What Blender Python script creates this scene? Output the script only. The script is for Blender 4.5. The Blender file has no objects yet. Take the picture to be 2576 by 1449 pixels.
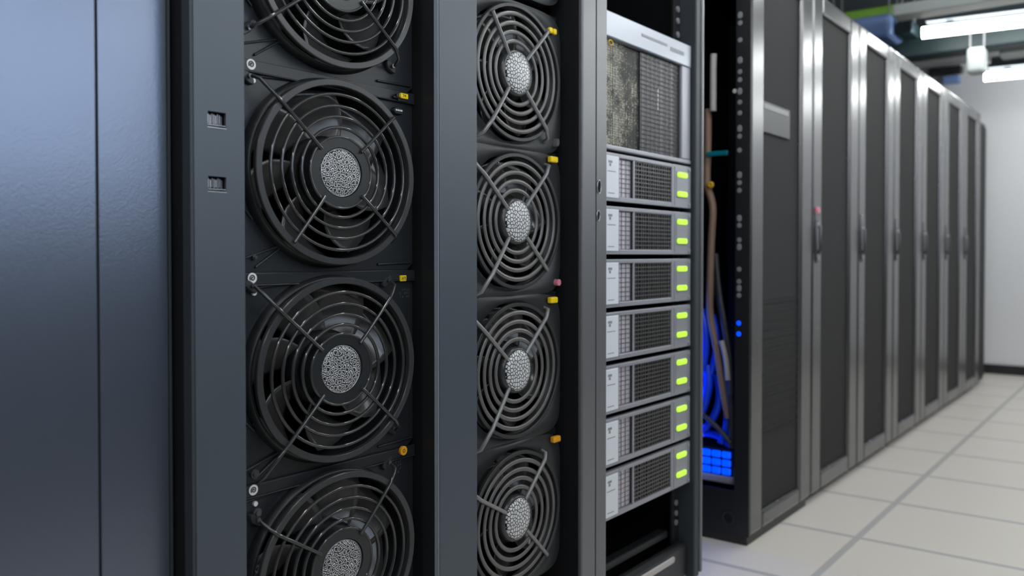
import bpy, math, random
from mathutils import Vector, Matrix
random.seed(7)
S = bpy.context.scene
C = bpy.context.collection
PI = math.pi

# ------------------------------------------------------------------ mesh helper
class MB:
    def __init__(s):
        s.v = []; s.f = []; s.sm = []
    def quad(s, a, b, c, d, smooth=False):
        n = len(s.v); s.v += [a, b, c, d]; s.f.append((n, n+1, n+2, n+3)); s.sm.append(smooth); return s
    def box(s, x0, x1, y0, y1, z0, z1):
        n = len(s.v)
        s.v += [(x0,y0,z0),(x1,y0,z0),(x1,y1,z0),(x0,y1,z0),(x0,y0,z1),(x1,y0,z1),(x1,y1,z1),(x0,y1,z1)]
        for q in ((0,3,2,1),(4,5,6,7),(0,1,5,4),(1,2,6,5),(2,3,7,6),(3,0,4,7)):
            s.f.append(tuple(n+i for i in q)); s.sm.append(False)
        return s
    def grid(s, rows, close_u=False, close_v=False, smooth=True):
        n = len(s.v); R = len(rows); K = len(rows[0])
        for r in rows: s.v += [tuple(p) for p in r]
        for i in range(R if close_u else R-1):
            for j in range(K if close_v else K-1):
                a = i*K+j; b = i*K+(j+1)%K; c = ((i+1)%R)*K+(j+1)%K; d = ((i+1)%R)*K+j
                s.f.append((n+a, n+b, n+c, n+d)); s.sm.append(smooth)
        return s
    def fan_cap(s, pts, flip=False):
        n = len(s.v); s.v += [tuple(p) for p in pts]
        idx = list(range(n, n+len(pts)))
        s.f.append(tuple(reversed(idx)) if flip else tuple(idx)); s.sm.append(False)
        return s
    def tube(s, path, r, seg=8, closed=False, cap=True, flat=1.0):
        P = [Vector(p) for p in path]; N = len(P)
        rr = r if isinstance(r, (list, tuple)) else [r]*N
        up = None; rows = []
        for i in range(N):
            if closed: t = P[(i+1) % N]-P[i-1]
            else: t = P[min(i+1, N-1)]-P[max(i-1, 0)]
            t.normalize()
            if up is None:
                up = Vector((1, 0, 0)) if abs(t.x) < .9 else Vector((0, 0, 1))
            up = (up - t*up.dot(t)).normalized(); sd = t.cross(up)
            rows.append([P[i]+up*(rr[i]*math.cos(2*PI*k/seg)*flat)+sd*(rr[i]*math.sin(2*PI*k/seg)) for k in range(seg)])
        s.grid(rows, close_u=closed, close_v=True)
        if cap and not closed:
            s.fan_cap(rows[0], False); s.fan_cap(rows[-1], True)
        return s
    def sweep(s, prof, ry, rz, cy=0, cz=0, n=64):
        """prof: list of (x, r) with r in ellipse units, revolved about the x axis (elliptic)"""
        rows = []
        for (x, r) in prof:
            rows.append([(x, cy+ry*r*math.cos(2*PI*k/n), cz+rz*r*math.sin(2*PI*k/n)) for k in range(n)])
        return s.grid(rows, close_v=True)
    def sweep_sharp(s, prof, ry, rz, cy=0, cz=0, n=64):
        for i in range(len(prof)-1): s.sweep(prof[i:i+2], ry, rz, cy, cz, n)
        return s
    def cylx(s, x0, x1, cy, cz, r, n=20, r1=None):
        r1 = r if r1 is None else r1
        a = [(x0, cy+r*math.cos(2*PI*k/n), cz+r*math.sin(2*PI*k/n)) for k in range(n)]
        b = [(x1, cy+r1*math.cos(2*PI*k/n), cz+r1*math.sin(2*PI*k/n)) for k in range(n)]
        s.grid([a, b], close_v=True); s.fan_cap(a, True); s.fan_cap(b, False); return s
    def cyly(s, y0, y1, cx, cz, r, n=20):
        a = [(cx+r*math.cos(2*PI*k/n), y0, cz+r*math.sin(2*PI*k/n)) for k in range(n)]
        b = [(cx+r*math.cos(2*PI*k/n), y1, cz+r*math.sin(2*PI*k/n)) for k in range(n)]
        s.grid([a, b], close_v=True); s.fan_cap(a, True); s.fan_cap(b, False); return s
    def lozenge(s, x0, x1, cy, cz, hw, hh, n=8, tilt=0.0):
        """stadium-shaped slab lying in the yz plane"""
        pts = []
        r = min(hw, hh)
        for sgn, a0 in ((1, -PI/2), (-1, PI/2)):
            for k in range(n+1):
                a = a0+PI*k/n
                if hw >= hh: pts.append((sgn*(hw-r)+r*math.cos(a), r*math.sin(a)))
                else:
                    a2 = a+PI/2; pts.append((r*math.cos(a2), sgn*(hh-r)+r*math.sin(a2)))
        A = [(x0, cy+p[0], cz+p[1]+tilt*p[0]) for p in pts]; m = [(x1-(x1-x0)*.3, cy+p[0], cz+p[1]+tilt*p[0]) for p in pts]
        B = [(x1, cy+p[0]*.86, cz+p[1]*.8+tilt*p[0]) for p in pts]
        s.grid([A, m, B], close_v=True, smooth=True); s.fan_cap(A, True); s.fan_cap(B, False); return s
    def build(s, name, mat, parent=None, bevel=0, loc=None):
        me = bpy.data.meshes.new(name)
        me.from_pydata([tuple(p) for p in s.v], [], s.f)
        me.polygons.foreach_set('use_smooth', s.sm)
        me.validate(); me.update()
        import bmesh
        bm = bmesh.new(); bm.from_mesh(me); bmesh.ops.recalc_face_normals(bm, faces=bm.faces); bm.to_mesh(me); bm.free()
        me.materials.append(mat)
        o = bpy.data.objects.new(name, me); C.objects.link(o)
        if parent is not None: o.parent = parent
        if loc is not None: o.location = loc
        if bevel:
            m = o.modifiers.new('bevel', 'BEVEL'); m.width = bevel; m.segments = 2; m.limit_method = 'ANGLE'; m.angle_limit = math.radians(50)
        return o

def tag(o, label, cat, group=None):
    o['label'] = label; o['category'] = cat
    if group: o['group'] = group
    return o
def thing(name, label, cat, loc=(0,0,0), group=None, rotz=0):
    o = bpy.data.objects.new(name, None); C.objects.link(o)
    o.location = loc; o.rotation_euler = (0, 0, rotz); o.empty_display_size = .05
    return tag(o, label, cat, group)
def struct(o):
    o['kind'] = 'structure'; return o
def kids(o): return [c for c in bpy.data.objects if c.parent == o]
def dup(root, loc, label, group=None, rotz=None):
    r = root.copy(); C.objects.link(r); r.location = loc
    if rotz is not None: r.rotation_euler = (0, 0, rotz)
    r['label'] = label
    if group: r['group'] = group
    for ch in kids(root):
        c = ch.copy(); C.objects.link(c); c.parent = r
        for g in kids(ch):
            d = g.copy(); C.objects.link(d); d.parent = c
    return r

# ------------------------------------------------------------------ materials
def mat(name, col, rough=.5, metal=0, spec=.5, bump=None, emit=None, estr=0, coat=0, aniso=0, var=0):
    m = bpy.data.materials.new(name); m.use_nodes = True
    nt = m.node_tree; b = nt.nodes['Principled BSDF']
    b.inputs['Base Color'].default_value = (*col, 1); b.inputs['Roughness'].default_value = rough
    b.inputs['Metallic'].default_value = metal; b.inputs['Specular IOR Level'].default_value = spec
    b.inputs['Coat Weight'].default_value = coat
    if emit: b.inputs['Emission Color'].default_value = (*emit, 1); b.inputs['Emission Strength'].default_value = estr
    tc = nt.nodes.new('ShaderNodeTexCoord')
    # faint procedural unevenness of the finish
    n = nt.nodes.new('ShaderNodeTexNoise'); n.inputs['Scale'].default_value = 14; n.inputs['Detail'].default_value = 4
    nt.links.new(tc.outputs['Object'], n.inputs['Vector'])
    mr = nt.nodes.new('ShaderNodeMapRange'); mr.inputs['To Min'].default_value = max(0, rough-.01-var); mr.inputs['To Max'].default_value = min(1, rough+.01+var)
    nt.links.new(n.outputs['Fac'], mr.inputs['Value']); nt.links.new(mr.outputs['Result'], b.inputs['Roughness'])
    if bump:
        kind, sc, st, dist = bump
        if kind == 'noise':
            t = nt.nodes.new('ShaderNodeTexNoise'); t.inputs['Detail'].default_value = 2; out = t.outputs['Fac']
        else:
            t = nt.nodes.new('ShaderNodeTexVoronoi'); t.feature = 'SMOOTH_F1'; out = t.outputs['Distance']
        t.inputs['Scale'].default_value = sc
        nt.links.new(tc.outputs['Object'], t.inputs['Vector'])
        bp = nt.nodes.new('ShaderNodeBump'); bp.inputs['Strength'].default_value = st; bp.inputs['Distance'].default_value = dist
        nt.links.new(out, bp.inputs['Height']); nt.links.new(bp.outputs['Normal'], b.inputs['Normal'])
    return m

M = {}
M['panel']   = mat('blue grey satin paint', (.175,.20,.258), .28, .75, .6, bump=('vor', 420, .16, .0006))
M['post']    = mat('slate powder coat', (.062,.077,.094), .4, .1, .6, bump=('noise', 900, .08, .0003))
M['striplight'] = mat('pale slate strip', (.30,.34,.40), .4, .2, .5)
M['postedge']= mat('dark slate edge', (.035,.042,.05), .5, 0, .4)
M['rackpost']= mat('grey painted rack post', (.17,.17,.18), .36, .4, .5)
M['black']   = mat('black steel', (.012,.013,.015), .42, 0, .5)
M['innerdark']= mat('dark cabinet interior', (.006,.0065,.008), .6, 0, .3)
M['plate']   = mat('black semi gloss plate', (.016,.018,.021), .32, 0, .5)
M['plate2']  = mat('worn dark grey plastic', (.025,.026,.028), .42, 0, .5)
M['rim']     = mat('anthracite plastic rim', (.048,.049,.051), .28, .2, .5)
M['hubdark'] = mat('dark hub plastic', (.022,.024,.026), .3, .1, .5)
M['wire']    = mat('gunmetal wire', (.065,.065,.066), .10, .5, .6)
M['wire2']   = mat('warm grey plastic ring', (.13,.122,.118), .3, .15, .5)
M['spoke2']  = mat('grey plastic strut', (.24,.235,.235), .3, .3, .5)
M['blade']   = mat('smoky glossy blade', (.07,.065,.062), .22, .15, .6, var=.02)
M['blade2']  = mat('dark glossy blade brown', (.05,.046,.043), .2, .2, .6)
M['white']   = mat('white sticker', (.78,.78,.76), .4)
M['ink']     = mat('black ink', (.01,.01,.01), .5)
M['yellow']  = mat('yellow plastic', (.95,.66,.01), .35)
M['orange']  = mat('orange plastic', (.85,.38,.02), .35)
M['pink']    = mat('pink cap', (.75,.25,.33), .4)
M['steel']   = mat('bright screw steel', (.42,.42,.44), .28, .8, .5)
M['darkscrew']= mat('dark screw', (.13,.135,.15), .25, .7, .5)
M['screwgrey'] = mat('zinc screw', (.22,.22,.23), .5, .1, .5)
M['chrome']  = mat('chrome lip', (.75,.75,.8), .15, 1, .5)
M['bezel']   = mat('lilac grey bezel', (.33,.33,.37), .35, .3, .5)
M['bezeltop']= mat('silver bezel strip', (.36,.38,.43), .3, .3, .5)
M['label']   = mat('white label plate', (.72,.74,.78), .35)
M['greymark']= mat('grey print', (.25,.26,.28), .5)
M['led']     = mat('green led', (.3,.6,.05), .3, emit=(.48,.85,.04), estr=.98)
M['ledblue'] = mat('blue led', (.0,.02,.4), .3, emit=(0,.06,1), estr=1.6)
M['cablefill']= mat('added blue cable fill', (0,.02,.4), .3, emit=(.02,.12,1), estr=26)
M['meshwire']= mat('grille wire', (.14,.135,.135), .35, .5, .5)
M['meshlight']= mat('pale grille plate', (.62,.58,.62), .4, .3, .5)
M['door']    = mat('grey door frame paint', (.13,.128,.132), .27, .75, .5)
M['ventplate'] = mat('grey vent plate', (.085,.083,.088), .4, .4, .5)
M['nplate']  = mat('dull name plate', (.055,.055,.056), .5)
M['handle']  = mat('brushed handle', (.3,.31,.33), .3, .6, .5)
M['plinth']  = mat('dark plinth', (.025,.025,.025), .5)
M['cbrown']  = mat('brown cable', (.30,.19,.13), .45)
M['cgrey']   = mat('charcoal cable', (.05,.05,.055), .4)
M['cblue']   = mat('blue cable', (.0,.06,.95), .4)
M['cteal']   = mat('teal strap', (.0,.20,.26), .4)
M['cpale']   = mat('pale grey strip', (.5,.47,.45), .45)
M['clip']    = mat('yellow clip', (.75,.45,.02), .4)
M['tube']    = mat('lamp tube', (1,1,1), .4, emit=(.96,1,.985), estr=21)
M['pane']    = mat('added window glow', (.5,.6,.8), .3, emit=(.70,.83,1), estr=2.5)  # bluish fill glow, used by the added window across the aisle
M['wframe']  = mat('added window trim', (.5,.5,.52), .5)
M['housing'] = mat('lamp housing', (.10,.12,.14), .4, .1)
M['whitebox'] = mat('white plastic box', (.42,.45,.44), .45)
M['teal']    = mat('dark teal beam', (.02,.04,.045), .45)
M['bluebox'] = mat('blue duct', (.22,.34,.66), .45)
M['green']   = mat('green pipe', (.30,.60,.08), .45)
M['greybeam']= mat('grey beam', (.26,.26,.27), .5)
M['lightgrey']= mat('light grey tray', (.3,.32,.33), .45)
M['wall']    = mat('grey white wall paint', (.80,.80,.83), .7, bump=('noise', 120, .1, .001))
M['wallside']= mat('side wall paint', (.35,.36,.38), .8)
M['ceil']    = mat('dark ceiling', (.05,.065,.075), .7)
M['baseb']   = mat('black baseboard', (.012,.012,.013), .5)
M['oppo']    = mat('added dark cabinets paint', (.02,.022,.028), .4)

# perforated door mesh
def mesh_mat():
    m = mat('perforated door mesh', (.03,.03,.032), .75, .0, .1)
    nt = m.node_tree; b = nt.nodes['Principled BSDF']
    tc = nt.nodes.new('ShaderNodeTexCoord')
    v = nt.nodes.new('ShaderNodeTexVoronoi'); v.inputs['Scale'].default_value = 160; v.inputs['Randomness'].default_value = 0
    nt.links.new(tc.outputs['Object'], v.inputs['Vector'])
    r = nt.nodes.new('ShaderNodeValToRGB'); r.color_ramp.elements[0].position = .3; r.color_ramp.elements[1].position = .42
    r.color_ramp.elements[0].color = (.008,.008,.009,1); r.color_ramp.elements[1].color = (.055,.053,.053,1)
    nt.links.new(v.outputs['Distance'], r.inputs['Fac']); nt.links.new(r.outputs['Color'], b.inputs['Base Color'])
    return m
M['perf'] = mesh_mat()

# white squiggles printed on the first column's hub badges
def badge_mat(name, mode):
    m = mat(name, (.02,.02,.02), .35, 0, .5)
    nt = m.node_tree; b = nt.nodes['Principled BSDF']
    tc = nt.nodes.new('ShaderNodeTexCoord')
    sx = nt.nodes.new('ShaderNodeSeparateXYZ'); nt.links.new(tc.outputs['Object'], sx.inputs['Vector'])
    mp = nt.nodes.new('ShaderNodeCombineXYZ'); nt.links.new(sx.outputs['Y'], mp.inputs['X']); nt.links.new(sx.outputs['Z'], mp.inputs['Y'])
    if mode == 1:
        nz = nt.nodes.new('ShaderNodeTexNoise'); nz.inputs['Scale'].default_value = 150; nz.inputs['Detail'].default_value = 1
        nt.links.new(mp.outputs['Vector'], nz.inputs['Vector'])
        mx = nt.nodes.new('ShaderNodeMix'); mx.data_type = 'RGBA'; mx.blend_type = 'LINEAR_LIGHT'; mx.inputs[0].default_value = .0022
        nt.links.new(mp.outputs['Vector'], mx.inputs[6]); nt.links.new(nz.outputs['Color'], mx.inputs[7])
        v = nt.nodes.new('ShaderNodeTexVoronoi'); v.voronoi_dimensions = '2D'; v.feature = 'DISTANCE_TO_EDGE'; v.inputs['Scale'].default_value = 122; v.inputs['Randomness'].default_value = .8
        nt.links.new(mx.outputs[2], v.inputs['Vector'])
        r = nt.nodes.new('ShaderNodeValToRGB'); cr = r.color_ramp; cr.interpolation = 'LINEAR'
        cr.elements[0].position = 0; cr.elements[0].color = (.012,.013,.015,1)
        cr.elements[1].position = 1; cr.elements[1].color = (.012,.013,.015,1)
        for p, c in ((.115,.012),(.14,.85),(.215,.85),(.24,.015)):
            e = cr.elements.new(p); e.color = (c, c, c, 1)
        nt.links.new(v.outputs['Distance'], r.inputs['Fac'])
    else:
        v = nt.nodes.new('ShaderNodeTexVoronoi'); v.feature = 'DISTANCE_TO_EDGE'; v.voronoi_dimensions = '2D'; v.inputs['Scale'].default_value = 128; v.inputs['Randomness'].default_value = .85
        nt.links.new(mp.outputs['Vector'], v.inputs['Vector'])
        r = nt.nodes.new('ShaderNodeValToRGB'); cr = r.color_ramp
        cr.elements[0].position = .09; cr.elements[0].color = (.015,.016,.02,1)
        cr.elements[1].position = .14; cr.elements[1].color = (.70,.69,.69,1)
        nt.links.new(v.outputs['Distance'], r.inputs['Fac'])
    nt.links.new(r.outputs['Color'], b.inputs['Base Color'])
    return m
M['badge1'] = badge_mat('squiggle print badge', 1)
M['badge2'] = badge_mat('cracked mosaic badge', 2)

# board behind the top grille, warm reflections painted on as noise specks
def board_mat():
    m = mat('glint speckled board', (.1,.09,.07), .4, 0, .5)
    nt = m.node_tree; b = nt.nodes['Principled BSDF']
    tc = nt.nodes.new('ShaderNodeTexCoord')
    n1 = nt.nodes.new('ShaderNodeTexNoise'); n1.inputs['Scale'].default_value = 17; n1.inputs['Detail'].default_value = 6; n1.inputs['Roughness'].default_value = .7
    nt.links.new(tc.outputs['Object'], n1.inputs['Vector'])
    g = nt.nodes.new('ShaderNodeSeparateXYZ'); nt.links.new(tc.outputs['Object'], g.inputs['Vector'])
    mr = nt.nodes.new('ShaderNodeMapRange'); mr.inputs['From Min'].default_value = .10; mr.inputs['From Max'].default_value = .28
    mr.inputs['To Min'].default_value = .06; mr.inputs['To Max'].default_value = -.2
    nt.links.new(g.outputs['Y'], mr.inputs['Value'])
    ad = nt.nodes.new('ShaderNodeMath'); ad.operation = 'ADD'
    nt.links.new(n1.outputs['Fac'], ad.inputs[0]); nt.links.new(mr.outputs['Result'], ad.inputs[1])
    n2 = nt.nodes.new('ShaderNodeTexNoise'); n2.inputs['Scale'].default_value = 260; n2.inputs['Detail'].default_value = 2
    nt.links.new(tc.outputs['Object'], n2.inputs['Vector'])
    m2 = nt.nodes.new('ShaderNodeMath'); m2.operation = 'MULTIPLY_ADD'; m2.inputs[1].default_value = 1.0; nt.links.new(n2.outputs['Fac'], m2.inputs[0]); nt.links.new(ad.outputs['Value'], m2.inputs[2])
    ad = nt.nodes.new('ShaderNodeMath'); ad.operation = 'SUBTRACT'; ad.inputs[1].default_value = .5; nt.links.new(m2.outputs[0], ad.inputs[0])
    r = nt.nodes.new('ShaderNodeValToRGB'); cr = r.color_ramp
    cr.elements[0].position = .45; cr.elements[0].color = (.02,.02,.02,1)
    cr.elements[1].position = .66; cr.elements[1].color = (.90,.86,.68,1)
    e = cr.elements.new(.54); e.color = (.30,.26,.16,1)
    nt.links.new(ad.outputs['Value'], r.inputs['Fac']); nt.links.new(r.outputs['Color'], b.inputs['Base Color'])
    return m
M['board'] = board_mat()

# raised floor: half-metre tiles with grey seams
def floor_mat():
    m = mat('white raised floor tiles', (.62,.60,.57), .38, 0, .4)
    nt = m.node_tree; b = nt.nodes['Principled BSDF']
    tc = nt.nodes.new('ShaderNodeTexCoord'); sp = nt.nodes.new('ShaderNodeSeparateXYZ')
    nt.links.new(tc.outputs['Object'], sp.inputs['Vector'])
    outs = []
    for ax, off, pitch, hw in (('X', .25, .505, .010), ('Y', 2.46, .505, .010)):
        a = nt.nodes.new('ShaderNodeMath'); a.operation = 'SUBTRACT'; a.inputs[1].default_value = off-50*pitch
        nt.links.new(sp.outputs[ax], a.inputs[0])
        w = nt.nodes.new('ShaderNodeMath'); w.operation = 'PINGPONG'; w.inputs[1].default_value = pitch/2
        nt.links.new(a.outputs[0], w.inputs[0])
        r = nt.nodes.new('ShaderNodeMapRange'); r.inputs['From Min'].default_value = hw; r.inputs['From Max'].default_value = hw+.003
        nt.links.new(w.outputs[0], r.inputs['Value']); outs.append(r.outputs['Result'])
    mn = nt.nodes.new('ShaderNodeMath'); mn.operation = 'MINIMUM'
    nt.links.new(outs[0], mn.inputs[0]); nt.links.new(outs[1], mn.inputs[1])
    nz = nt.nodes.new('ShaderNodeTexNoise'); nz.inputs['Scale'].default_value = 2.2
    nt.links.new(tc.outputs['Object'], nz.inputs['Vector'])
    c1 = nt.nodes.new('ShaderNodeMix'); c1.data_type = 'RGBA'
    c1.inputs[6].default_value = (.88,.82,.755,1); c1.inputs[7].default_value = (.83,.765,.70,1)
    nt.links.new(nz.outputs['Fac'], c1.inputs[0])
    mx = nt.nodes.new('ShaderNodeMix'); mx.data_type = 'RGBA'; mx.inputs[6].default_value = (.56,.54,.525,1)
    nt.links.new(mn.outputs[0], mx.inputs[0]); nt.links.new(c1.outputs[2], mx.inputs[7])
    nt.links.new(mx.outputs[2], b.inputs['Base Color'])
    return m
M['floor'] = floor_mat()

# ------------------------------------------------------------------ room shell
YB, YF, XL, XR, ZC = -2.6, 7.72, -1.35, 3.3, 2.72
struct(MB().box(XL, XR, YB, YF, -.05, 0).build('floor', M['floor']))
struct(MB().box(XL, XR, YB, YF, ZC, ZC+.05).build('ceiling', M['ceil']))
struct(MB().box(XL, XR, YF, YF+.05, -.05, ZC+.05).build('wall_far', M['wall']))
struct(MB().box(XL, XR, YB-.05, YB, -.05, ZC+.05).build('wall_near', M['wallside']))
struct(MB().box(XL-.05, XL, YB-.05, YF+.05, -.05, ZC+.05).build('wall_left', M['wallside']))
struct(MB().box(XR, XR+.05, YB-.05, YF+.05, -.05, ZC+.05).build('wall_right', M['wall']))
struct(MB().box(XL, XR, YF-.018, YF-.0005, 0.001, .075).build('baseboard_far', M['baseb'], bevel=.003))

wn = struct(MB().box(XR-.012, XR-.002, -.8, 2.6, 1.2, 2.45).build('added_window_1', M['pane']))  # unseen lit window, added to give the left panels a bluish sheen
m = MB()
for (a, b, c, d) in ((-.86, 2.66, 1.14, 1.2), (-.86, 2.66, 2.45, 2.51), (-.86, -.8, 1.2, 2.45), (2.6, 2.66, 1.2, 2.45), (.88, .92, 1.2, 2.45)):
    m.box(XR-.03, XR-.001, a, b, c, d)
m.build('added_window_frame', M['wframe'], wn)

# ------------------------------------------------------------------ left closed cabinet (two satin panels)
cab = thing('closed_cabinet', 'closed cabinet with two wide blue grey satin panels at the left edge', 'cabinet', (-.5, .3, 0))
lx = .5-.043
MB().box(-.5, lx-.004, -.35, .362, .03, 1.97).build('body', M['postedge'], cab)
MB().box(lx-.003, lx, -.35, .2565, .03, 1.97).build('side_panel', M['panel'], cab, bevel=.0015)
MB().box(lx-.003, lx, .2595, .3565, .03, 1.97).build('door_panel', M['panel'], cab, bevel=.0015)
MB().box(lx-.01, lx-.001, .3575, .362, .03, 1.97).build('trim_strip', M['postedge'], cab)

# ------------------------------------------------------------------ fan cabinets
def post_with_ports(y0, y1, x, z0, z1, ports, depth=.004):
    """front sheet of a post, with rectangular openings"""
    m = MB(); zs = z0
    for (py0, py1, pz0, pz1) in sorted(ports, key=lambda p: p[2]):
        m.box(x-depth, x, y0, y1, zs, pz0)
        m.box(x-depth, x, y0, py0, pz0, pz1); m.box(x-depth, x, py1, y1, pz0, pz1); zs = pz1
    m.box(x-depth, x, y0, y1, zs, z1); return m

fc = thing('fan_cabinet', 'slate grey fan cabinet with two small port slots in its left post', 'cabinet', (0, .665, 0))
# local y = world y - .665
MB().box(-1.0, -.99, 0, .614, .03, 1.97).build('casing_panel', M['innerdark'], fc)
MB().box(-.99, -.02, 0, .006, .03, 1.97).build('casing_panel', M['innerdark'], fc)
MB().box(-.99, -.09, .5, .614, .03, 1.97).build('casing_panel', M['innerdark'], fc)
MB().box(-.99, -.09, .006, .5, 1.95, 1.97).build('casing_panel', M['innerdark'], fc)
MB().box(-.99, -.09, .006, .5, .03, .05).build('casing_panel', M['innerdark'], fc)
MB().box(-.085, -.0042, .0805, .087, 0, 1.97).build('post_side', M['postedge'], fc)
MB().box(-.085, -.0042, .006, .0085, 0, 1.97).build('post_side', M['postedge'], fc)
ports = [(.0275, .0565, 1.126, 1.149), (.0275, .0565, 1.036, 1.058)]
pf = post_with_ports(.006, .087, 0, .0, 1.97, ports)
post1 = pf.build('left_post', M['post'], fc)
MB().box(-.045, -.0008, .0005, .0055, 0, 1.97).build('edge_strip', M['postedge'], fc)
for (a, b, c, d) in ports:
    m = MB(); m.box(-.02, -.017, a, b, c, d); m.box(-.017, -.0045, a-.002, a, c, d); m.box(-.017, -.0045, b, b+.002, c, d)
    m.box(-.017, -.0045, a, b, d, d+.002); m.box(-.017, -.0045, a, b, c-.002, c)
    pk = m.build('port', M['innerdark'], fc)
    t = MB()
    for k in range(9):
        yy = a+.0025+k*.003; w = .0004+.0002*(k % 3)
        t.box(-.010, -.0075, yy-w, yy+w, c+.006+.001*(k % 2), d-.002-.0012*((k*7) % 3))
    for zz in (c+.010, c+.0145): t.box(-.0112, -.010, a+.002, b-.002, zz-.0003, zz+.0003)
    t.build('contact_comb', M['steel'], pk)
    l = MB(); l.box(-.006, .0012, a-.0008, b, c-.0005, c+.0012); l.box(-.006, .0006, a, b-.001, c+.0032, c+.0046)
    l.build('lip', M['chrome'], pk, bevel=.0004)
MB().box(-.09, 0, .506, .614, 0, 1.97).build('right_post', M['post'], fc, bevel=.0008)
MB().box(-.089, -.042, .5025, .5055, 0, 1.97).build('inner_lining', M['innerdark'], fc)
MB().box(-.0415, -.012, .5035, .5055, 0, 1.97).build('edge_strip', M['black'], fc)
MB().box(-.0115, -.0015, .5040, .5058, 0, 1.97).build('edge_strip', M['striplight'], fc)

fc2 = thing('fan_cabinet', 'narrower fan cabinet between the wide slate post and the server rack', 'cabinet', (0, 1.279, 0))
MB().box(-1.0, -.99, 0.002, .436, .03, 1.97).build('casing_panel', M['innerdark'], fc2)
MB().box(-.99, -.06, .38, .435, .03, 1.97).build('casing_panel', M['innerdark'], fc2)
MB().box(-.99, -.09, .002, .38, 1.95, 1.97).build('casing_panel', M['innerdark'], fc2)
MB().box(-.99, -.09, .002, .38, .03, .05).build('casing_panel', M['innerdark'], fc2)
MB().box(-.09, 0, .377, .436, 0, 1.97).build('right_post', M['rackpost'], fc2, bevel=.004)
MB().box(-.089, -.010, .374, .3765, 0, 1.97).build('inner_lining', M['innerdark'], fc2)

# ------------------------------------------------------------------ cooling fans
def spiral(cy, cz, r, x, turns=1.6, n=30):
    return [(x, cy+r*(k/n)**.7*math.cos(turns*2*PI*k/n), cz+r*(k/n)**.7*math.sin(turns*2*PI*k/n)) for k in range(n+1)]

def make_rotor(t, ry, rz, mblade, mhub, x0, nb=7, badge='badge1', hubr=.34, badr=.25, phase=0.3, hy=0, hx=0):
    r_ = MB(); r_.sweep([(x0-.05, 0.001), (x0-.05, .40), (x0-.045, .42), (x0-.02, .42), (x0-.014, .36), (x0-.014, .001)], ry, rz, hy, 0, 48)
    rot = r_.build('rotor', mhub, t)
    for b in range(nb):
        a0 = phase+2*PI*b/nb; rows = []
        for i in range(9):
            u = i/8; row = []
            for j in range(8):
                v = j/7; rr = .36+.56*v
                a = a0+(u-.5)*(.70+.06*v)+.38*v*v
                x = x0-.018-.036*u-.006*math.sin(PI*v)
                row.append((x, hy*(1-v)+ry*rr*math.cos(a), rz*rr*math.sin(a)))
            rows.append(row)
        bo = MB().grid(rows).build('blade', mblade, rot)
        so = bo.modifiers.new('thick', 'SOLIDIFY'); so.thickness = .0022
    return rot

def make_guard(t, ry, rz, rings, wr, x_rim, x_hub, spokes, mwire, mspoke, hy, hub_outer, rimband=.93, flat=1.0, spoker=.0032, mrim=None):
    hub = MB()
    # flat outer rim
    g = MB(); g.sweep_sharp([(x_rim-.006, 1.0), (x_rim, 1.0), (x_rim+.0012, .993), (x_rim+.0012, rimband+.006), (x_rim, rimband), (x_rim-.008, rimband-.002)], ry, rz, 0, 0, 96)
    rim = g.build('guard_rim', mrim or M['rim'], t)
    w = MB()
    for r in rings:
        k = (1-(r-hub_outer)/(1-hub_outer)); cy = hy*k; xx = x_rim+(x_hub-x_rim)*k
        w.tube([(xx, cy+ry*r*math.cos(2*PI*i/80), rz*r*math.sin(2*PI*i/80)) for i in range(80)], wr, 8, closed=True, flat=flat)
    w.build('guard_ring', mwire, t)
    for (ang, rend, tipz) in spokes:
        a = math.radians(ang); p = []
        ca, sa = math.cos(a), math.sin(a)
        p.append((x_hub+.003, hy+ry*hub_outer*.92*ca, rz*hub_outer*.92*sa))
        for q in (.5, .75, .97):
            k = (1-(q-hub_outer)/(1-hub_outer)); p.append((x_rim+(x_hub-x_rim)*k+.004, hy*k+ry*q*ca, rz*q*sa))
        if rend > 1.0:
            p.append((x_rim-.002, ry*(rend-.03)*ca, rz*(rend-.03)*sa+tipz*.4))
            p.append((x_rim-.016, ry*rend*ca, rz*rend*sa+tipz))
        w2 = MB(); w2.tube(p, spoker, 8); w2.build('guard_strut', mspoke, t)

class MBO(MB):
    def build(s, *a, **k):
        s.v = [(p[0], p[1]+.017, p[2]) for p in s.v]; return MB.build(s, *a, **k)

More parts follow.
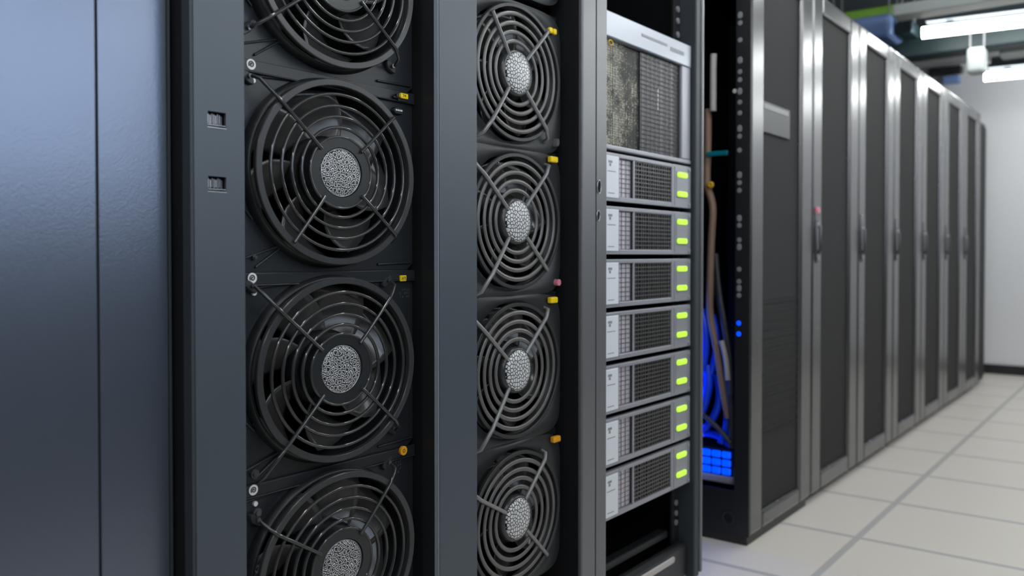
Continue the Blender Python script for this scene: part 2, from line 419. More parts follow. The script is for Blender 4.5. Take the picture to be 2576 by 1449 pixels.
def make_fan1(label, loc, spokes, phase, tagkind, extra):
    ry, rz = .1713, .1545
    yl, yr, zh = -.210, .201, .1648
    t = thing('cooling_fan', label, 'fan', loc, 'large cooling fans in the nearer fan cabinet')
    # square plate with an elliptic opening: outline loops
    def plate(x, rin, m, n=96):
        rows_o = []; rows_i = []
        for k in range(n):
            a = 2*PI*k/n; c, s_ = math.cos(a), math.sin(a)
            sc = min((yr if c > 0 else -yl)/max(abs(c), 1e-6), zh/max(abs(s_), 1e-6))
            rows_o.append((x, c*sc, s_*sc)); rows_i.append((x, ry*rin*c, rz*rin*s_))
        rows_e = [(x-.02, p[1], p[2]) for p in rows_o]
        rows_t = [(x-.05, ry*(rin-.02)*math.cos(2*PI*k/n), rz*(rin-.02)*math.sin(2*PI*k/n)) for k in range(n)]
        m.grid([rows_e, rows_o], close_v=True, smooth=False); m.grid([rows_o, rows_i], close_v=True, smooth=False); m.grid([rows_i, rows_t], close_v=True)
    m = MB(); plate(-.066, .985, m); h = m.build('housing', M['plate'], t)
    m = MB(); m.sweep([(-.0655, 1.035), (-.060, 1.03), (-.052, 1.005), (-.050, .985), (-.052, .97), (-.066, .965)], ry, rz, 0, 0, 96)
    m.build('shroud', M['black'], t)
    # raised stiffening ribs pressed along the plate corners
    for (a, b) in (((-.195, -.150), (-.10, -.122)), ((-.150, -.157), (-.105, -.128)), ((-.19, .138), (-.07, .146)), ((.11, -.155), (.195, -.152)), ((-.19, -.045), (-.155, -.082))):
        m = MB(); m.tube([(-.064, a[0], a[1]), (-.064, b[0], b[1])], .0022, 6); m.build('rib', M['plate'], t)
    m = MB(); m.box(-.0655, -.060, yl, yr, zh-.019, zh-.001); m.box(-.0655, -.058, yl, yr, zh-.021, zh-.019)
    m.build('divider_bar', M['plate'], t, bevel=.0008)
    rot = make_rotor(t, ry, rz, M['blade'], M['innerdark'], -.058, phase=phase, hy=0)
    m = MB(); m.sweep_sharp([(-.062, .385), (-.036, .385), (-.034, .375), (-.034, .27), (-.038, .262), (-.040, .255), (-.040, .001)], ry, rz, 0, 0, 64)
    hub = m.build('hub_cap', M['hubdark'], t)
    m = MB(); m.tube([(-.0345, ry*.385*math.cos(2*PI*i/64), rz*.385*math.sin(2*PI*i/64)) for i in range(64)], .0022, 8, closed=True); m.build('hub_ring', M['wire'], hub)
    m = MB(); m.sweep([(-.040, .25), (-.0362, .246), (-.0352, .2), (-.0350, .001)], ry, rz*1.04, 0, 0, 48)
    m.build('badge', M['badge1'], hub)
    m = MB(); m.tube([(-.0360, ry*.247*math.cos(2*PI*i/48), rz*1.04*.247*math.sin(2*PI*i/48)) for i in range(48)], .0009, 6, closed=True); m.build('badge_rim', M['steel'], hub)
    make_guard(t, ry, rz, (.485, .60, .715, .84), .0029, -.033, -.035, spokes, M['wire'], M['wire'], 0, .375)
    # fixings on the left edge and in the corners
    for (by, bz, br) in extra:
        by += .017
        b = MB(); b.cylx(-.066, -.060, by, bz, br, 18); b.cylx(-.060, -.057, by, bz, br*.6, 8); b.build('bolt', M['darkscrew'], t)
    # corner brackets under the strut ends
    for (ang, rend, tz) in spokes:
        if rend < 1.05: continue
        a = math.radians(ang); cy, cz = ry*rend*math.cos(a), rz*rend*math.sin(a)+tz
        if not (yl+.01 < cy < yr-.008 and -zh+.01 < cz < zh-.006): continue
        b = MB(); b.lozenge(-.0655, -.058, cy, cz, .012, .0085, tilt=.5 if math.cos(a)*math.sin(a) > 0 else -.5)
        bo = b.build('bracket', M['plate2'], t)
        c = MB(); c.cylx(-.058, -.054, cy+.002, cz+.001, .0038, 12); c.build('screw', M['darkscrew'], bo)
    # sticker, little screw under it, and tag
    s_ = MB(); s_.cylx(-.060, -.0592, -.159, zh-.0085, .0082, 28); so = s_.build('round_sticker', M['white'], t)
    k = MB(); k.tube(spiral(-.159, zh-.0085, .0052, -.0588), .0009, 5); k.build('print', M['ink'], so)
    b = MB(); b.cylx(-.066, -.062, -.153, zh-.032, .0040, 14); b.build('screw', M['white'] if tagkind != 0 else M['steel'], t)
    if tagkind == 'box':
        y = MBO(); y.box(-.060, -.055, .143, .158, zh-.0215, zh-.0105); yo = y.build('warning_tag', M['yellow'], t, bevel=.0012)
        k = MBO(); kx = -.0547
        k.box(kx, kx+.0003, .1455, .1465, zh-0.0195, zh-0.0125); k.box(kx, kx+.0003, .1465, .1495, zh-0.0165, zh-0.0157); k.box(kx, kx+.0003, .1500, .1508, zh-0.0195, zh-0.0130)
        k.box(kx, kx+.0003, .1508, .1545, zh-0.0138, zh-0.0130); k.box(kx, kx+.0003, .1540, .1548, zh-0.0195, zh-0.0130); k.build('print', M['ink'], yo)
    elif tagkind == 'lever':
        y = MBO(); y.box(-.060, -.053, .143, .162, zh-.015, zh-.005); yo = y.build('warning_tag', M['yellow'], t, bevel=.0015)
        k = MBO(); kx = -.0527
        k.tube([(kx, .147, zh-.0075), (kx, .1505, zh-.0075), (kx, .148, zh-.012)], .0005, 5); k.tube([(kx, .1535, zh-.012), (kx, .1535, zh-.0075)], .0005, 5); k.tube([(kx, .1515, zh-.0095), (kx, .1545, zh-.0095)], .0005, 5); k.build('print', M['ink'], yo)
        c = MBO(); c.box(-.060, -.054, .125, .142, zh-.0165, zh-.013); c.box(-.058, -.052, .131, .136, zh-.015, zh-.0085); c.box(-.060, -.056, .138, .160, zh-.020, zh-.016); c.build('latch', M['black'], t, bevel=.0008)
        p = MBO(); p.lozenge(-.066, -.058, .142, zh-.038, .013, .0065); po = p.build('plug', M['black'], t)
        k = MBO()
        for q in range(4): k.box(-.0581, -.0577, .134+q*.0045, .1372+q*.0045, zh-.0385, zh-.0355)
        k.build('print', M['white'], po)
    elif tagkind == 'round':
        y = MBO(); y.cylx(-.060, -.055, .150, zh-.006, .0085, 24); yo = y.build('warning_tag', M['orange'], t)
        k = MBO(); k.tube([(-.0549, .150+.0028*math.cos(2*PI*i/12), zh-.006+.0028*math.sin(2*PI*i/12)) for i in range(12)], .0006, 5, closed=True); k.build('print', M['ink'], yo)
    return t

Z1 = (1.415, 1.085, .755, .425)
Y1 = .966
fanA = make_fan1('large cooling fan cut off by the top edge, nearer column', (0, Y1, Z1[0]), ((52, .97, 0), (128, .97, 0), (218, 1.24, -.002), (318, 1.10, -.012)), .1, 'box', [(-.17, -.11, .006)])
fanB = make_fan1('large cooling fan with yellow lever tag and squiggle badge, upper of the two whole ones', (0, Y1, Z1[1]), ((45, .97, 0), (138, 1.30, .002), (232, .97, 0), (317, 1.03, -.006)), .55, 'lever', [(-.172, .062, .006), (-.17, -.142, .004)])
fanC = make_fan1('large cooling fan below the square yellow tag, lower of the two whole ones', (0, Y1, Z1[2]), ((50, 1.17, .006), (138, 1.27, .012), (226, 1.34, -.012), (316, 1.13, -.006)), 1.0, 'box', [(-.168, .056, .008), (-.168, -.068, .008), (-.172, -.150, .0075)])
fanD = make_fan1('large cooling fan below the round orange tag, cut off by the bottom edge', (0, Y1, Z1[3]), ((50, 1.17, .004), (145, 1.10, .010), (226, 1.3, 0), (316, 1.13, -.006)), .2, 'round', [(-.168, .118, .008), (-.168, .030, .006)])
# wiring plugs beside two of the fans
def marks(t, y0, z0, cols, rows, m_):
    k = MBO()
    for i in range(cols):
        for j in range(rows):
            if (i*7+j*5) % 6 == 0: continue
            k.box(-.0659, -.0650, y0+i*.0055, y0+i*.0055+.0036, z0-j*.0065, z0-j*.0065+.0042)
    return k.build('marking', m_, t)
marks(fanC, .150, .125, 5, 3, M['darkscrew'])
marks(fanD, .132, .136, 4, 4, M['darkscrew'])

def make_fan2(label, loc, spokes, tagcol, tagy, mwire=None, phase=.2, bottomscrew=None):
    ry, rz = .157, .1455
    yl, yr, zh = -.181, .188, .160
    t = thing('cooling_fan', label, 'fan', loc, 'cooling fans in the narrower fan cabinet')
    n = 96; rows = [[], [], [], []]
    for k in range(n):
        a = 2*PI*k/n; c, s_ = math.cos(a), math.sin(a)
        pw = (abs(c)**7+abs(s_)**7)**(-1/7)   # rounded square
        yy, zz = c*pw*(yr if c > 0 else -yl), s_*pw*zh
        rows[0].append((-.085, yy, zz)); rows[1].append((-.058, yy, zz)); rows[2].append((-.050, ry*1.03*c, rz*1.03*s_)); rows[3].append((-.075, ry*.97*c, rz*.97*s_))
    m = MB(); m.grid([rows[0], rows[1]], close_v=True, smooth=False); m.grid([rows[1], rows[2], rows[3]], close_v=True)
    m.build('housing', M['plate2'], t)
    m = MB(); m.box(-.09, -.07, yl, yr, zh-.012, zh+.004); m.build('divider_bar', M['plate'], t, bevel=.002)
    make_rotor(t, ry, rz, M['blade2'], M['innerdark'], -.052, phase=phase, hy=0)
    m = MB(); m.sweep([(-.056, .34), (-.046, .345), (-.040, .33), (-.038, .30), (-.041, .285), (-.041, .001)], ry, rz, 0, 0, 64)
    hub = m.build('hub_cap', M['rim'], t)
    m = MB(); m.sweep([(-.041, .272), (-.037, .268), (-.0345, .2), (-.034, .001)], ry, rz*1.12, 0, 0, 48)
    m.build('badge', M['badge2'], hub)
    make_guard(t, ry, rz, (.46, .59, .72, .855), .0050, -.038, -.044, spokes, M['wire2'], M['spoke2'], 0, .33, rimband=.945, flat=.5, spoker=.0045, mrim=M['plate2'])
    if tagcol:
        y = MB()
        if tagcol == 'yellow2':
            y.box(-.05, -.040, tagy-.015, tagy-.0012, zh-.049, zh-.035); y.box(-.05, -.040, tagy+.0012, tagy+.014, zh-.049, zh-.035); y.build('tag', M['yellow'], t, bevel=.004)
        else:
            y.box(-.052, -.040, tagy-.014, tagy+.014, zh-.022, zh-.008); y.build('tag', M[tagcol], t, bevel=.003)
    if bottomscrew:
        b = MB(); b.lozenge(-.057, -.045, .160, -.131, .006, .010, tilt=.3) if bottomscrew == 'bolt' else b.cylx(-.057, -.045, .165, -.135, .0075, 18)
        b.build('bolt' if bottomscrew == 'bolt' else 'cap', M['steel'] if bottomscrew == 'bolt' else M['pink'], t)
    return t
Z2 = (1.659, 1.335, 1.0185, .6990, .3790, .060)
Y2 = 1.463
LS = ((48, 1.08, .0), (128, .97, 0), (232, 1.22, -.004), (310, 1.15, -.006))
make_fan2('fan housing edge at the very top of the narrower column', (0, Y2, Z2[0]+.012), LS, None, 0, bottomscrew='bolt')
make_fan2('topmost whole cooling fan with mosaic badge, narrower column', (0, Y2, Z2[1]), LS, 'yellow2', .136, phase=.5, bottomscrew='bolt')
make_fan2('cooling fan with mosaic badge and a pink cap below it, narrower column', (0, Y2, Z2[2]), ((50, 1.18, 0), (140, 1.28, .004), (232, 1.3, -.004), (312, 1.02, 0)), 'yellow', .140, phase=.9, bottomscrew='cap')
make_fan2('third cooling fan down with mosaic badge, below a square yellow tag', (0, Y2, Z2[3]), ((50, 1.15, 0), (140, 1.28, .01), (232, 1.32, -.004)), 'yellow', .140, phase=.3)
make_fan2('lowest cooling fan in view, below an orange tag, narrower column', (0, Y2, Z2[4]), ((52, 1.1, 0), (150, 1.2, .02), (312, 1.05, 0)), 'orange', .152, phase=.1)

# ------------------------------------------------------------------ server rack
RY = 1.716
rk = thing('server_rack', 'open server rack holding the grey servers with green lights', 'rack', (0, RY, 0))
def sl(y): return y-RY
m = post_with_ports(.001, sl(1.761), 0, 0, 1.97, [(.004, .017, 1.093, 1.121), (.002, .013, 1.028, 1.050)])
m.box(-.075, -.004, .001, .004, 0, 1.97); m.box(-.075, -.004, sl(1.758), sl(1.761), 0, 1.97)
m.box(-.06, -.05, .004, sl(1.758), 0, 1.97)
pst = m.build('left_post', M['rackpost'], rk)
for (cy, cz, a, b) in ((.0105, 1.107, .0078, .0155), (.0075, 1.039, .0068, .012)):
    l = MB(); l.tube([(.001, cy+a*math.cos(2*PI*i/20), cz+b*math.sin(2*PI*i/20)) for i in range(20)], .0013, 6, closed=True); l.build('slot_rim', M['steel'], pst)
m = MB(); m.box(-.06, 0, sl(2.247), sl(2.278), .02, 1.97); m.build('right_post', M['postedge'], rk, bevel=.004)
m = MB(); m.box(-.05, .004, sl(2.279), sl(2.292), .03, 1.97); m.build('post_trim', M['rackpost'], rk, bevel=.003)
m = MB(); m.box(-.056, -.050, sl(2.205), sl(2.2465), .02, 1.95); rail = m.build('mounting_rail', M['black'], rk)
def stud(par, x, y, z, r, mt, name='screw'):
    b = MB(); b.cylx(x, x+.004, y, z, r, 16); b.cylx(x+.004, x+.0055, y, z, r*.5, 8); return b.build(name, M[mt], par)
for z in (1.645, 1.612, 1.573, 1.548, 1.525): stud(rail, -.050, sl(2.228), z, .0085, 'screwgrey')
for z in (.235, .205, .178): stud(rail, -.050, sl(2.228), z, .008, 'screwgrey')
stud(rail, -.050, sl(2.235), 1.505, .0075, 'cpale')
stud(rail, -.050, sl(2.214), .105, .010, 'cpale'); stud(rail, -.050, sl(2.226), .068, .010, 'cpale')
for bx in ((-1.0, -.99, .001, sl(2.28), .02, 1.97), (-.99, -.08, .001, .006, .02, 1.97), (-.99, -.07, sl(2.274), sl(2.278), .02, 1.97), (-.99, -.01, .006, sl(2.272), 1.955, 1.97), (-.99, -.06, .046, sl(2.272), .02, .04)):
    MB().box(*bx).build('casing_panel', M['innerdark'], rk)
m = MB(); m.box(-.05, -.02, sl(1.762), sl(2.2465), .025, .125); bb = m.build('bottom_bar', M['black'], rk, bevel=.01)
m = MB(); m.lozenge(-.0205, -.0155, sl(2.06), .098, .10, .0085); m.build('slot_strip', M['cpale'], bb)
m = MB(); m.box(-.09, -.06, sl(1.79), sl(2.2), .14, .16); m.build('cross_bar', M['black'], rk, bevel=.003)
m = MB(); m.cylx(-.30, -.29, sl(2.06), 1.60, .03, 20); m.build('rear_knob', M['darkscrew'], rk)

# servers --------------------------------------------------------------------------------
def wire_grid(y0, y1, z0, z1, x, dy, dz, r, jitter=0, rnd=None):
    m = MB(); ny = max(2, round((y1-y0)/dy)); nz = max(2, round((z1-z0)/dz))
    for i in range(ny+1):
        y = y0+(y1-y0)*i/ny
        j = (rnd.uniform(-1, 1)*jitter*dy) if rnd else 0
        m.box(x-r, x+r, y-r+j, y+r+j, z0, z1)
    for i in range(nz+1):
        z = z0+(z1-z0)*i/nz
        m.box(x-r*.6, x+r*1.3, y0, y1, z-r*.9, z+r*.9)
    return m
SY0, SX = 1.763, -.012
def make_server(label, z):
    t = thing('rack_server', label, 'server', (SX, SY0, z), 'identical grey servers in the open rack')
    Hs, Wd = .118, .478
    MB().box(-.62, -.012, .012, Wd-.035, .002, Hs-.002).build('chassis', M['innerdark'], t)
    m = MB()   # bezel with grille opening
    m.box(-.012, 0, 0, .080, 0, Hs); m.box(-.012, 0, .362, Wd, 0, Hs); m.box(-.012, 0, .080, .362, 0, .012); m.box(-.012, 0, .080, .362, Hs-.010, Hs)
    bz = m.build('bezel', M['bezel'], t, bevel=.0015)
    l = MB(); l.box(0, .003, .010, .072, .008, Hs-.008); lo = l.build('label_plate', M['label'], t, bevel=.0015)
    k = MB(); k.box(.003, .0034, .022, .040, Hs-.026, Hs-.020); k.box(.003, .0034, .026, .034, Hs-.034, Hs-.027); k.box(.003, .0034, .018, .056, Hs-.047, Hs-.045); k.box(.003, .0034, .020, .050, .018, .020)
    k.build('print', M['greymark'], lo)
    MB().box(-.0118, -.010, .081, .150, .013, Hs-.011).build('grille_backing', M['meshlight'], t)
    rnd = random.Random(3)
    wire_grid(.082, .150, .013, Hs-.011, -.0085, .024, .0125, .0006, .2, rnd).build('pale_grille', M['meshwire'], t)
    MB().box(-.004, -.001, .151, .158, .012, Hs-.010).build('grille_bar', M['bezel'], t)
    wire_grid(.159, .361, .013, Hs-.011, -.005, .0125, .0105, .0013, .12, rnd).build('dark_grille', M['meshwire'], t)
    m = MB(); m.box(0, .0015, .376, .384, .006, Hs-.006); m.box(0, .003, .384, .452, .028+.0, .099); m.build('control_strip', M['bezel'], t, bevel=.001)
    for lz in (.090, .037):
        m = MB(); m.lozenge(.003, .008, .416, lz, .029, .0074); m.build('status_light', M['led'], t)
    for (yy, zz) in ((.466, .010), (.466, Hs-.010)):
        m = MB(); m.cylx(0, .003, yy, zz, .005, 14); m.build('screw', M['bezeltop'], t)
    return t
words = ['topmost of the seven servers with green lights, under the tall one', 'second from top of the seven servers with green lights', 'third from top of the seven servers with green lights',
         'middle one of the seven servers with green lights', 'third from bottom of the seven servers with green lights', 'second from bottom of the seven servers with green lights', 'bottom server of the seven with green lights, above the empty bay']
s0 = None
for i in range(7):
    z = 1.078-.130*i
    if s0 is None: s0 = make_server(words[0], z)
    else: dup(s0, (SX, SY0, z), words[i])

t = thing('storage_server', 'tall server with silver top strip and fine mesh over warm painted glints', 'server', (SX, SY0, 1.203))
MB().box(-.62, -.03, .012, .443, .002, .330).build('chassis', M['innerdark'], t)
m = MB(); m.box(-.03, 0, 0, .478, .272, .335); tb = m.build('top_strip', M['bezeltop'], t, bevel=.003)
k = MB(); k.box(0, .0006, .19, .33, .305, .312); k.box(0, .0006, .35, .43, .298, .309); k.build('print', M['greymark'], tb)
m = MB(); m.box(-.03, 0, 0, .478, 0, .012); m.box(-.03, 0, 0, .006, .012, .272); m.box(-.03, -.002, .425, .478, .012, .272); m.build('bezel', M['bezel'], t, bevel=.003)
MB().box(-.022, -.018, .006, .425, .012, .272).build('glint_board', M['board'], t)
m = wire_grid(.007, .204, .013, .271, -.0155, .0062, .0062, .0004, .3, random.Random(5)); m.build('fine_mesh', M['black'], t)
MB().box(-.0172, -.013, .206, .424, .013, .271).build('vent_plate', M['ventplate'], t)
m = wire_grid(.205, .424, .013, .271, -.0105, .026, .0115, .0007, .25, random.Random(6)); m.build('coarse_mesh', M['black'], t)
MB().box(-.0128, -.0115, .300, .3025, .13, .19).build('light_strip', M['steel'], t)
m = MB(); m.tube([(.001, .035+.010*math.cos(2*PI*i/20), .258+.006*math.sin(2*PI*i/20)) for i in range(20)], .0016, 6, closed=True); m.build('ring_pull', M['clip'], t)

# ------------------------------------------------------------------ far row of mesh-door racks
R0, RP, RH = 2.651, .600, 1.945
def make_rack(label, y):
    W_ = RP-.004
    t = thing('mesh_door_rack', label, 'rack', (0, y, 0), 'row of tall mesh door racks along the aisle')
    m = MB(); m.box(-1.0, -.03, .002, W_, .03, .045); m.box(-1.0, -.03, .002, W_, RH-.015, RH); m.box(-1.0, -.985, .002, W_, .045, RH-.015)
    m.box(-.985, -.03, W_-.006, W_, .045, RH-.015); m.box(-.985, -.03, .002, .008, .045, RH-.015)
    m.build('body', M['innerdark'], t)
    MB().box(-.97, -.035, .02, W_-.02, .0, .029).build('plinth', M['plinth'], t)
    a, b = .113, W_-.118
    m = MB()
    m.box(-.028, 0, .003, a, .032, RH-.002); m.box(-.028, 0, b, W_-.001, .032, RH-.002); m.box(-.028, 0, a, b, .032, .100); m.box(-.028, 0, a, b, RH-.072, RH-.002)
    dr = m.build('door', M['door'], t, bevel=.010)
    MB().box(-.020, -.014, a+.001, b-.001, .101, RH-.073).build('mesh_panel', M['perf'], dr)
    m = MB(); m.lozenge(.0005, .006, .048, 1.02, .013, .105); m.tube([(.008, .048, .95), (.014, .048, .97), (.015, .048, 1.05), (.008, .048, 1.075)], .006, 8); m.build('handle', M['door'], dr)
    m = MB(); m.cylx(.006, .012, .048, 1.062, .010, 16); m.build('lock', M['cpale'], dr)
    m = MB(); m.cylx(.006, .010, .048, .935, .009, 16); m.build('lock', M['greybeam'], dr)
    return t
rl = ['rack whose door has the pinkish handle light, second in the mesh door row', 'third mesh door rack from the blue cables', 'fourth mesh door rack from the blue cables', 'fifth mesh door rack from the blue cables', 'sixth mesh door rack from the blue cables', 'farthest grey framed mesh door rack in the row']
r2 = make_rack(rl[0], R0+RP)
for i in range(1, 6): dup(r2, (0, R0+RP*(1+i), 0), rl[i])
k2 = [o for o in kids(r2) if o.name.startswith('door')][0]
m = MB(); m.lozenge(.0005, .012, .044, 1.115, .010, .014); m.build('handle_light', M['pink'], k2)
e = thing('end_cabinet', 'narrow black cabinet closing the far end of the rack row', 'cabinet', (0, R0+RP*7, 0))
MB().box(-.95, -.02, .003, .33, .02, 1.91).build('body', M['black'], e, bevel=.01)
MB().box(-.02, -.012, .02, .31, .05, 1.88).build('panel', M['innerdark'], e, bevel=.004)
MB().box(-.9, -.05, .03, .3, 0, .019).build('plinth', M['plinth'], e)

# first rack, open on the side that faces the gap
W_ = RP-.004
r1 = thing('mesh_door_rack', 'nearest mesh door rack, open on its side and full of blue cables', 'rack', (0, R0, 0), 'row of tall mesh door racks along the aisle')
m = MB(); m.box(-1.0, -.03, .002, W_, .03, .045); m.box(-1.0, -.03, .002, W_, RH-.015, RH); m.box(-1.0, -.985, .002, W_, .045, RH-.015); m.box(-.985, -.03, W_-.006, W_, .045, RH-.015)
m.box(-.34, -.33, .02, W_-.01, .045, RH-.015); m.build('body', M['innerdark'], r1)
MB().box(-.97, -.012, .01, W_-.02, 0, .029).build('plinth', M['plinth'], r1)
m = MB(); m.box(-.9, -.052, .001, .005, .030, .175); sk = m.build('side_skirt', M['black'], r1, bevel=.001)
k = MB(); rows = [[(-.074+.014*math.cos(2*PI*i/24)*s_, yy, .083+.0145*math.sin(2*PI*i/24)*s_) for i in range(24)] for (s_, yy) in ((1.7, -.0002), (1.25, -.003), (1.0, .0))]
k.grid(rows, close_v=True); k.build('hole_rim', M['black'], sk)
k = MB(); k.fan_cap([(-.074+.014*math.cos(2*PI*i/24), -.0006, .083+.0145*math.sin(2*PI*i/24)) for i in range(24)]); k.build('hole', M['innerdark'], sk)
m = MB(); m.box(-.052, -.001, -.002, .0025, .03, RH); m.box(-.052, -.0305, .0025, .03, .03, RH); sp = m.build('side_post', M['black'], r1, bevel=.002)
zs = [1.72, 1.695, 1.64, 1.575, 1.538, 1.512, 1.475, 1.44, 1.405, 1.355, 1.33, 1.285, 1.205, 1.18, 1.155, 1.065, 1.042, .995, .972, .90, .86, .838, .815]
for i, z in enumerate(zs):
    m = MB(); m.lozenge(0, .004, 0, 0, .0082, .0082 if i % 3 else .0115)
    # turned to face the gap
    m.v = [(-.038+p[1], -p[0]+.001, z+p[2]) for p in m.v]; m.build('rail_screw', M['screwgrey'], sp)
for z in (.725, .69):
    m = MB(); m.lozenge(0, .004, 0, 0, .008, .008); m.v = [(-.038+p[1], -p[0]+.001, z+p[2]) for p in m.v]; m.build('blue_light', M['ledblue'], sp)
m = MB(); m.lozenge(0, .004, 0, 0, .007, .007); m.v = [(-.056+p[1], -p[0]+.001, 1.478+p[2]) for p in m.v]; m.build('cap', M['cpale'], sp)
a, b = .113, W_-.118
m = MB()
m.box(-.028, 0, .003, a, .032, RH-.002); m.box(-.028, 0, b, W_-.001, .032, RH-.002); m.box(-.028, 0, a, b, .032, .090); m.box(-.028, 0, a, b, RH-.072, RH-.002)
dr = m.build('door', M['door'], r1, bevel=.010)
MB().box(-.020, -.014, a+.001, b-.001, .091, RH-.073).build('mesh_panel', M['perf'], dr)
m = MB(); m.box(-.013, -.006, a+.002, a+.26, 1.355, 1.46); pl = m.build('name_plate', M['nplate'], dr, bevel=.004)
MB().box(-.0058, -.0050, a+.01, a+.24, 1.435, 1.452).build('stripe', M['greybeam'], pl)
m = MB()
for i in range(16): m.box(-.0135, -.0115, a+.003, b-.003, .33+i*.030, .343+i*.030)
m.build('louvre', M['perf'], dr)

# cables and gear in the open side of the first rack (world coordinates)
def cable(label, pts, r, m_, group=None, name='cable', cat='cable'):
    # smooth path
    P = [Vector(p) for p in pts]; out = []
    for i in range(len(P)-1):
        p0 = P[max(i-1, 0)]; p1 = P[i]; p2 = P[i+1]; p3 = P[min(i+2, len(P)-1)]
        for k in range(6):
            u = k/6; out.append(.5*((2*p1)+(-p0+p2)*u+(2*p0-5*p1+4*p2-p3)*u*u+(-p0+3*p1-3*p2+p3)*u**3))
    out.append(P[-1]); base = P[-1].copy()
    m = MB(); m.tube([p-base for p in out], r, 10); o = m.build(name, m_, None, loc=base); return tag(o, label, cat, group)
cable('brown cable hanging down the open side of the nearest mesh rack', [(-.18,2.72,1.44),(-.176,2.71,1.30),(-.178,2.71,1.19),(-.153,2.70,1.11),(-.157,2.70,1.0),(-.161,2.70,.87),(-.165,2.71,.74),(-.14,2.71,.62),(-.12,2.71,.50),(-.10,2.71,.40)], .0125, M['cbrown'])
cable('pale grey cable strip upright near the top of the open rack side', [(-.152,2.70,1.62),(-.153,2.70,1.55),(-.153,2.70,1.43)], .011, M['cpale'])
tag(MB().box(-.075,.0,-.005,.005,-.008,.008).build('strap', M['cteal'], None, bevel=.003, loc=(-.095,2.69,1.285)), 'teal strap reaching across the open rack side', 'strap')
for x, lab in ((-.198, 'yellow cable clip left of the brown cable'), (-.158, 'yellow cable clip on the right of the brown cable')):
    m = MB(); m.tube([(.007*math.cos(2*PI*i/14), 0, .006*math.sin(2*PI*i/14)) for i in range(14)], .0058, 8, closed=True); tag(m.build('cable_clip', M['clip'], None, loc=(x, 2.694, 1.182)), lab, 'clip', 'yellow cable clips')
dk = [([(-.15,2.72,.95),(-.135,2.71,.84),(-.11,2.70,.72),(-.09,2.70,.60),(-.085,2.70,.48)], .009, 'charcoal cable bowing out toward the rail, beside the brown cable', 'cgrey'),
      ([(-.17,2.74,.90),(-.14,2.73,.78),(-.105,2.71,.66),(-.10,2.71,.54),(-.088,2.71,.42),(-.09,2.72,.30)], .012, 'thick charcoal cable lying in front of the blue bundle', 'cgrey'),
      ([(-.115,2.69,.66),(-.10,2.69,.60),(-.092,2.69,.53)], .009, 'short pale cable piece among the blue cables', 'cpale'),
      ([(-.21,2.70,.42),(-.16,2.69,.39),(-.12,2.69,.36),(-.08,2.69,.32)], .008, 'black cable crossing the lower blue cables', 'cgrey')]
for pts, r, lab, mt in dk: cable(lab, pts, r, M[mt])
bl = [([(-.20,2.72,.76),(-.185,2.71,.70),(-.183,2.71,.62),(-.195,2.71,.55)], .014, 'leftmost of the upper blue cables'),
      ([(-.165,2.73,.74),(-.148,2.72,.68),(-.150,2.72,.61),(-.168,2.72,.54)], .012, 'upper blue cable right of the brown cable'),
      ([(-.18,2.72,.57),(-.172,2.71,.50),(-.185,2.70,.43),(-.21,2.70,.38)], .016, 'thick blue cable bulging in the middle of the bundle'),
      ([(-.15,2.73,.54),(-.135,2.72,.48),(-.145,2.72,.42),(-.17,2.71,.37),(-.20,2.71,.34)], .013, 'blue cable looping right of the thick one'),
      ([(-.12,2.73,.46),(-.108,2.72,.41),(-.112,2.72,.36),(-.13,2.72,.31)], .012, 'lower blue cable nearest the rail'),
      ([(-.21,2.73,.33),(-.17,2.73,.335),(-.13,2.73,.325),(-.095,2.73,.30)], .013, 'blue cable running flat under the black crossing cable')]
for pts, r, lab in bl: cable(lab, pts, r, M['cblue'], 'blue cables in the nearest mesh rack')
pp = thing('patch_panel', 'blue lit patch panel at the bottom of the open rack side', 'panel', (-.155, 2.70, .178))
MB().box(-.075, .075, .012, .10, 0, .115).build('body', M['black'], pp)
m = MB()
for j in range(3):
    o_ = MB()
    for i in range(4): o_.box(-.072+i*.036, -.041+i*.036, .002, .012, .030+j*.028, .052+j*.028)
    o_.build('port_light', M['ledblue'], pp, bevel=.004)
MB().box(-.073, .078, .002, .011, .001, .026).build('shelf', M['cpale'], pp, bevel=.004)

MB().box(.080, .092, .0, .012, 0, .06).build('end_plate', M['cpale'], pp, bevel=.003)
m = MB(); m.cyly(-.012, .012, 0, 0, .011, 16); tag(m.build('cable_plug', M['cpale'], None, loc=(-.188, 2.675, .335)), 'round white plug in front of the blue cables beside the rack post', 'plug')
# ------------------------------------------------------------------ opposite row, added out of frame to darken the left panels' reflections
for i in range(9):
    y0 = -1.2+i*.8
    t = thing('closed_cabinet', 'added dark cabinet across the aisle, out of view, for reflections', 'cabinet', (1.82, y0, 0), 'added cabinets across the aisle')
    MB().box(0, .9, .003, .797, 0, 1.15).build('body', M['oppo'], t, bevel=.01)
    MB().box(-.012, 0, .02, .78, .06, 1.12).build('door', M['oppo'], t, bevel=.003)

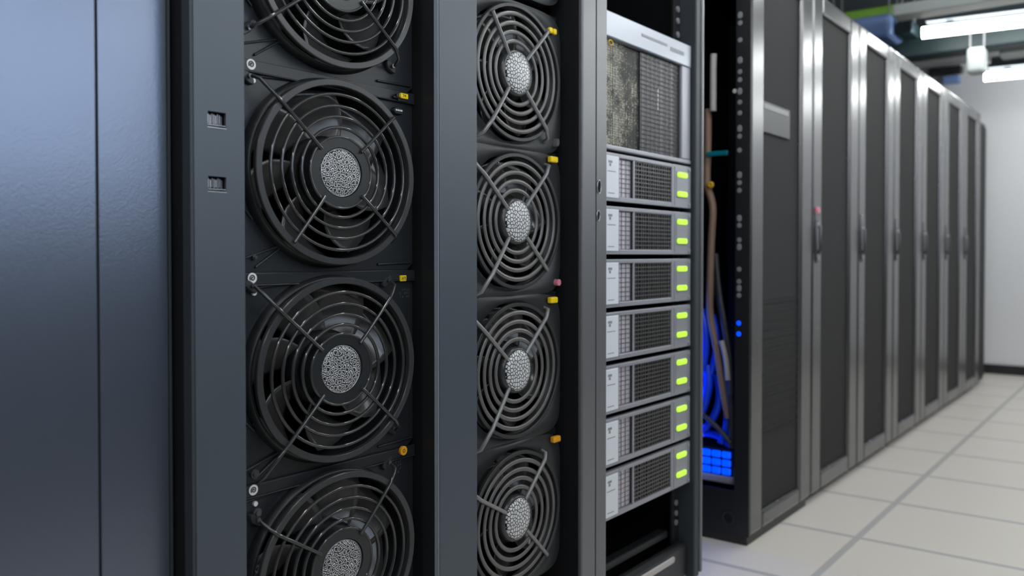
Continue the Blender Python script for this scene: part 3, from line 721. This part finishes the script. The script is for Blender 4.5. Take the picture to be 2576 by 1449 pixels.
# ------------------------------------------------------------------ lamps and ceiling services
def lamp_proto(label, loc):
    t = thing('light_fixture', label, 'light', loc, 'long tube lights over the aisle', rotz=math.radians(7))
    L = 3.2
    m = MB(); m.cyly(0, L, 0, 0, .031, 20); m.v = [(p[1], p[0], p[2]) for p in m.v]
    m.build('tube', M['tube'], t, bevel=.018)
    h = MB(); h.box(.02, L-.02, -.045, .045, .050, .080); h.box(.04, L-.04, -.022, .022, .080, .13); h.box(.12, .16, -.01, .01, .028, .052); h.box(L-.16, L-.12, -.01, .01, .028, .052); h.build('housing', M['housing'], t, bevel=.006)
    for x in (.15, L-.15):
        w = MB(); w.tube([(x, 0, .13), (x, 0, ZC-2.2)], .004, 6); w.build('hanger', M['greybeam'], t)
    return t
lp = lamp_proto('tube light hanging over the aisle, larger of the two bright ones', (-.053, 5.27, 2.2))
dup(lp, (.022, 6.83, 2.2), 'tube light nearest the far wall, smaller of the two bright ones')
for i, y in enumerate((3.71, 2.15, .59, -.97)): dup(lp, (-.03, y, 2.2), 'tube light over the near aisle, above the picture')

# cable trays, ducts and pipes above the aisle
def tr(name, label, cat, b, m_, bev=.01):
    x0, x1, y0, y1, z0, z1 = b; cx, cy = (x0+x1)/2, (y0+y1)/2
    t = thing(name, label, cat, (cx, cy, z0))
    MB().box(x0-cx, x1-cx, y0-cy, y1-cy, 0, z1-z0).build('body', M[m_], t, bevel=bev)
    hx = (x1-x0)*.38
    for x in (-hx, hx):
        w = MB(); w.tube([(x, 0, z1-z0-.002), (x, 0, ZC-z0)], .005, 6); w.build('hanger', M['greybeam'], t)
    return t
tr('ceiling_beam', 'dark teal beam crossing behind the larger tube light', 'beam', (-1.3, 3.25, 5.62, 5.80, 2.15, 2.30), 'teal')
tr('ceiling_beam', 'pale grey beam crossing just before the far wall', 'beam', (-1.3, 3.25, 7.35, 7.60, 2.46, 2.58), 'greybeam')
tr('junction_box', 'white box hanging between the two bright tube lights', 'box', (.145, .238, 5.42, 5.53, 1.972, 2.118), 'whitebox', .02)
tr('cable_tray', 'pale tray running right of the hanging white box', 'tray', (.25, 3.0, 5.83, 5.98, 2.13, 2.20), 'whitebox')
tr('cable_tray', 'long pale tray above the larger tube light', 'tray', (-.1, 3.0, 4.80, 4.95, 2.20, 2.26), 'whitebox')
tr('air_duct', 'blue painted duct above the middle racks', 'duct', (-.62, -.20, 5.2, 5.5, 2.20, 2.33), 'bluebox', .03)
tr('duct_damper', 'dark square damper beside the blue duct', 'damper', (-.19, -.10, 5.25, 5.45, 2.21, 2.28), 'teal')
tr('pipe', 'green pipe above the blue duct', 'pipe', (-.60, -.18, 5.40, 5.50, 2.36, 2.43), 'green', .02)
tr('cable_tray', 'grey tray beside the green pipe', 'tray', (-1.2, 1.6, 4.5, 4.7, 2.47, 2.53), 'greybeam')
tr('vent_box', 'dark vent box under the pale beam near the far wall', 'vent', (-.50, -.26, 7.61, 7.70, 2.40, 2.459), 'black')
tag(MB().box(-.06, .06, -.055, .055, 0, .055).build('sensor_box', M['bluebox'], None, bevel=.01, loc=(-.34, 7.665, 2.33)), 'bluish box on the far wall under the dark vent box', 'box')

# hidden blue strip added inside the open rack to light the cables
MB().box(-.262, -.250, .012, .020, .22, .78).build('light_strip', M['cablefill'], r1)

# ------------------------------------------------------------------ world, camera
w = bpy.data.worlds.new('World'); S.world = w; w.use_nodes = True
w.node_tree.nodes['Background'].inputs['Color'].default_value = (.6, .7, .9, 1); w.node_tree.nodes['Background'].inputs['Strength'].default_value = .1

FPX = 2152.93
cd = bpy.data.cameras.new('camera'); cam = bpy.data.objects.new('camera', cd); C.objects.link(cam); S.camera = cam
cd.sensor_width = 36; cd.lens = FPX/2576*36; cd.shift_y = -46.92/2576
th, p = math.radians(37.5), math.radians(1.0)
F = Vector((-math.sin(th)*math.cos(p), math.cos(th)*math.cos(p), -math.sin(p)))
cam.location = (1.067, 0, .948); cam.rotation_euler = F.to_track_quat('-Z', 'Y').to_euler()
cd.dof.use_dof = True; cd.dof.focus_distance = 1.6; cd.dof.aperture_fstop = 2.9; cd.clip_start = .02

S.view_settings.view_transform = 'Standard'; S.view_settings.look = 'None'; S.view_settings.gamma = 1
S.view_settings.use_curve_mapping = False; S.view_settings.exposure = 0.0
S.cycles.use_denoising = True; S.cycles.max_bounces = 8; S.cycles.sample_clamp_indirect = 6
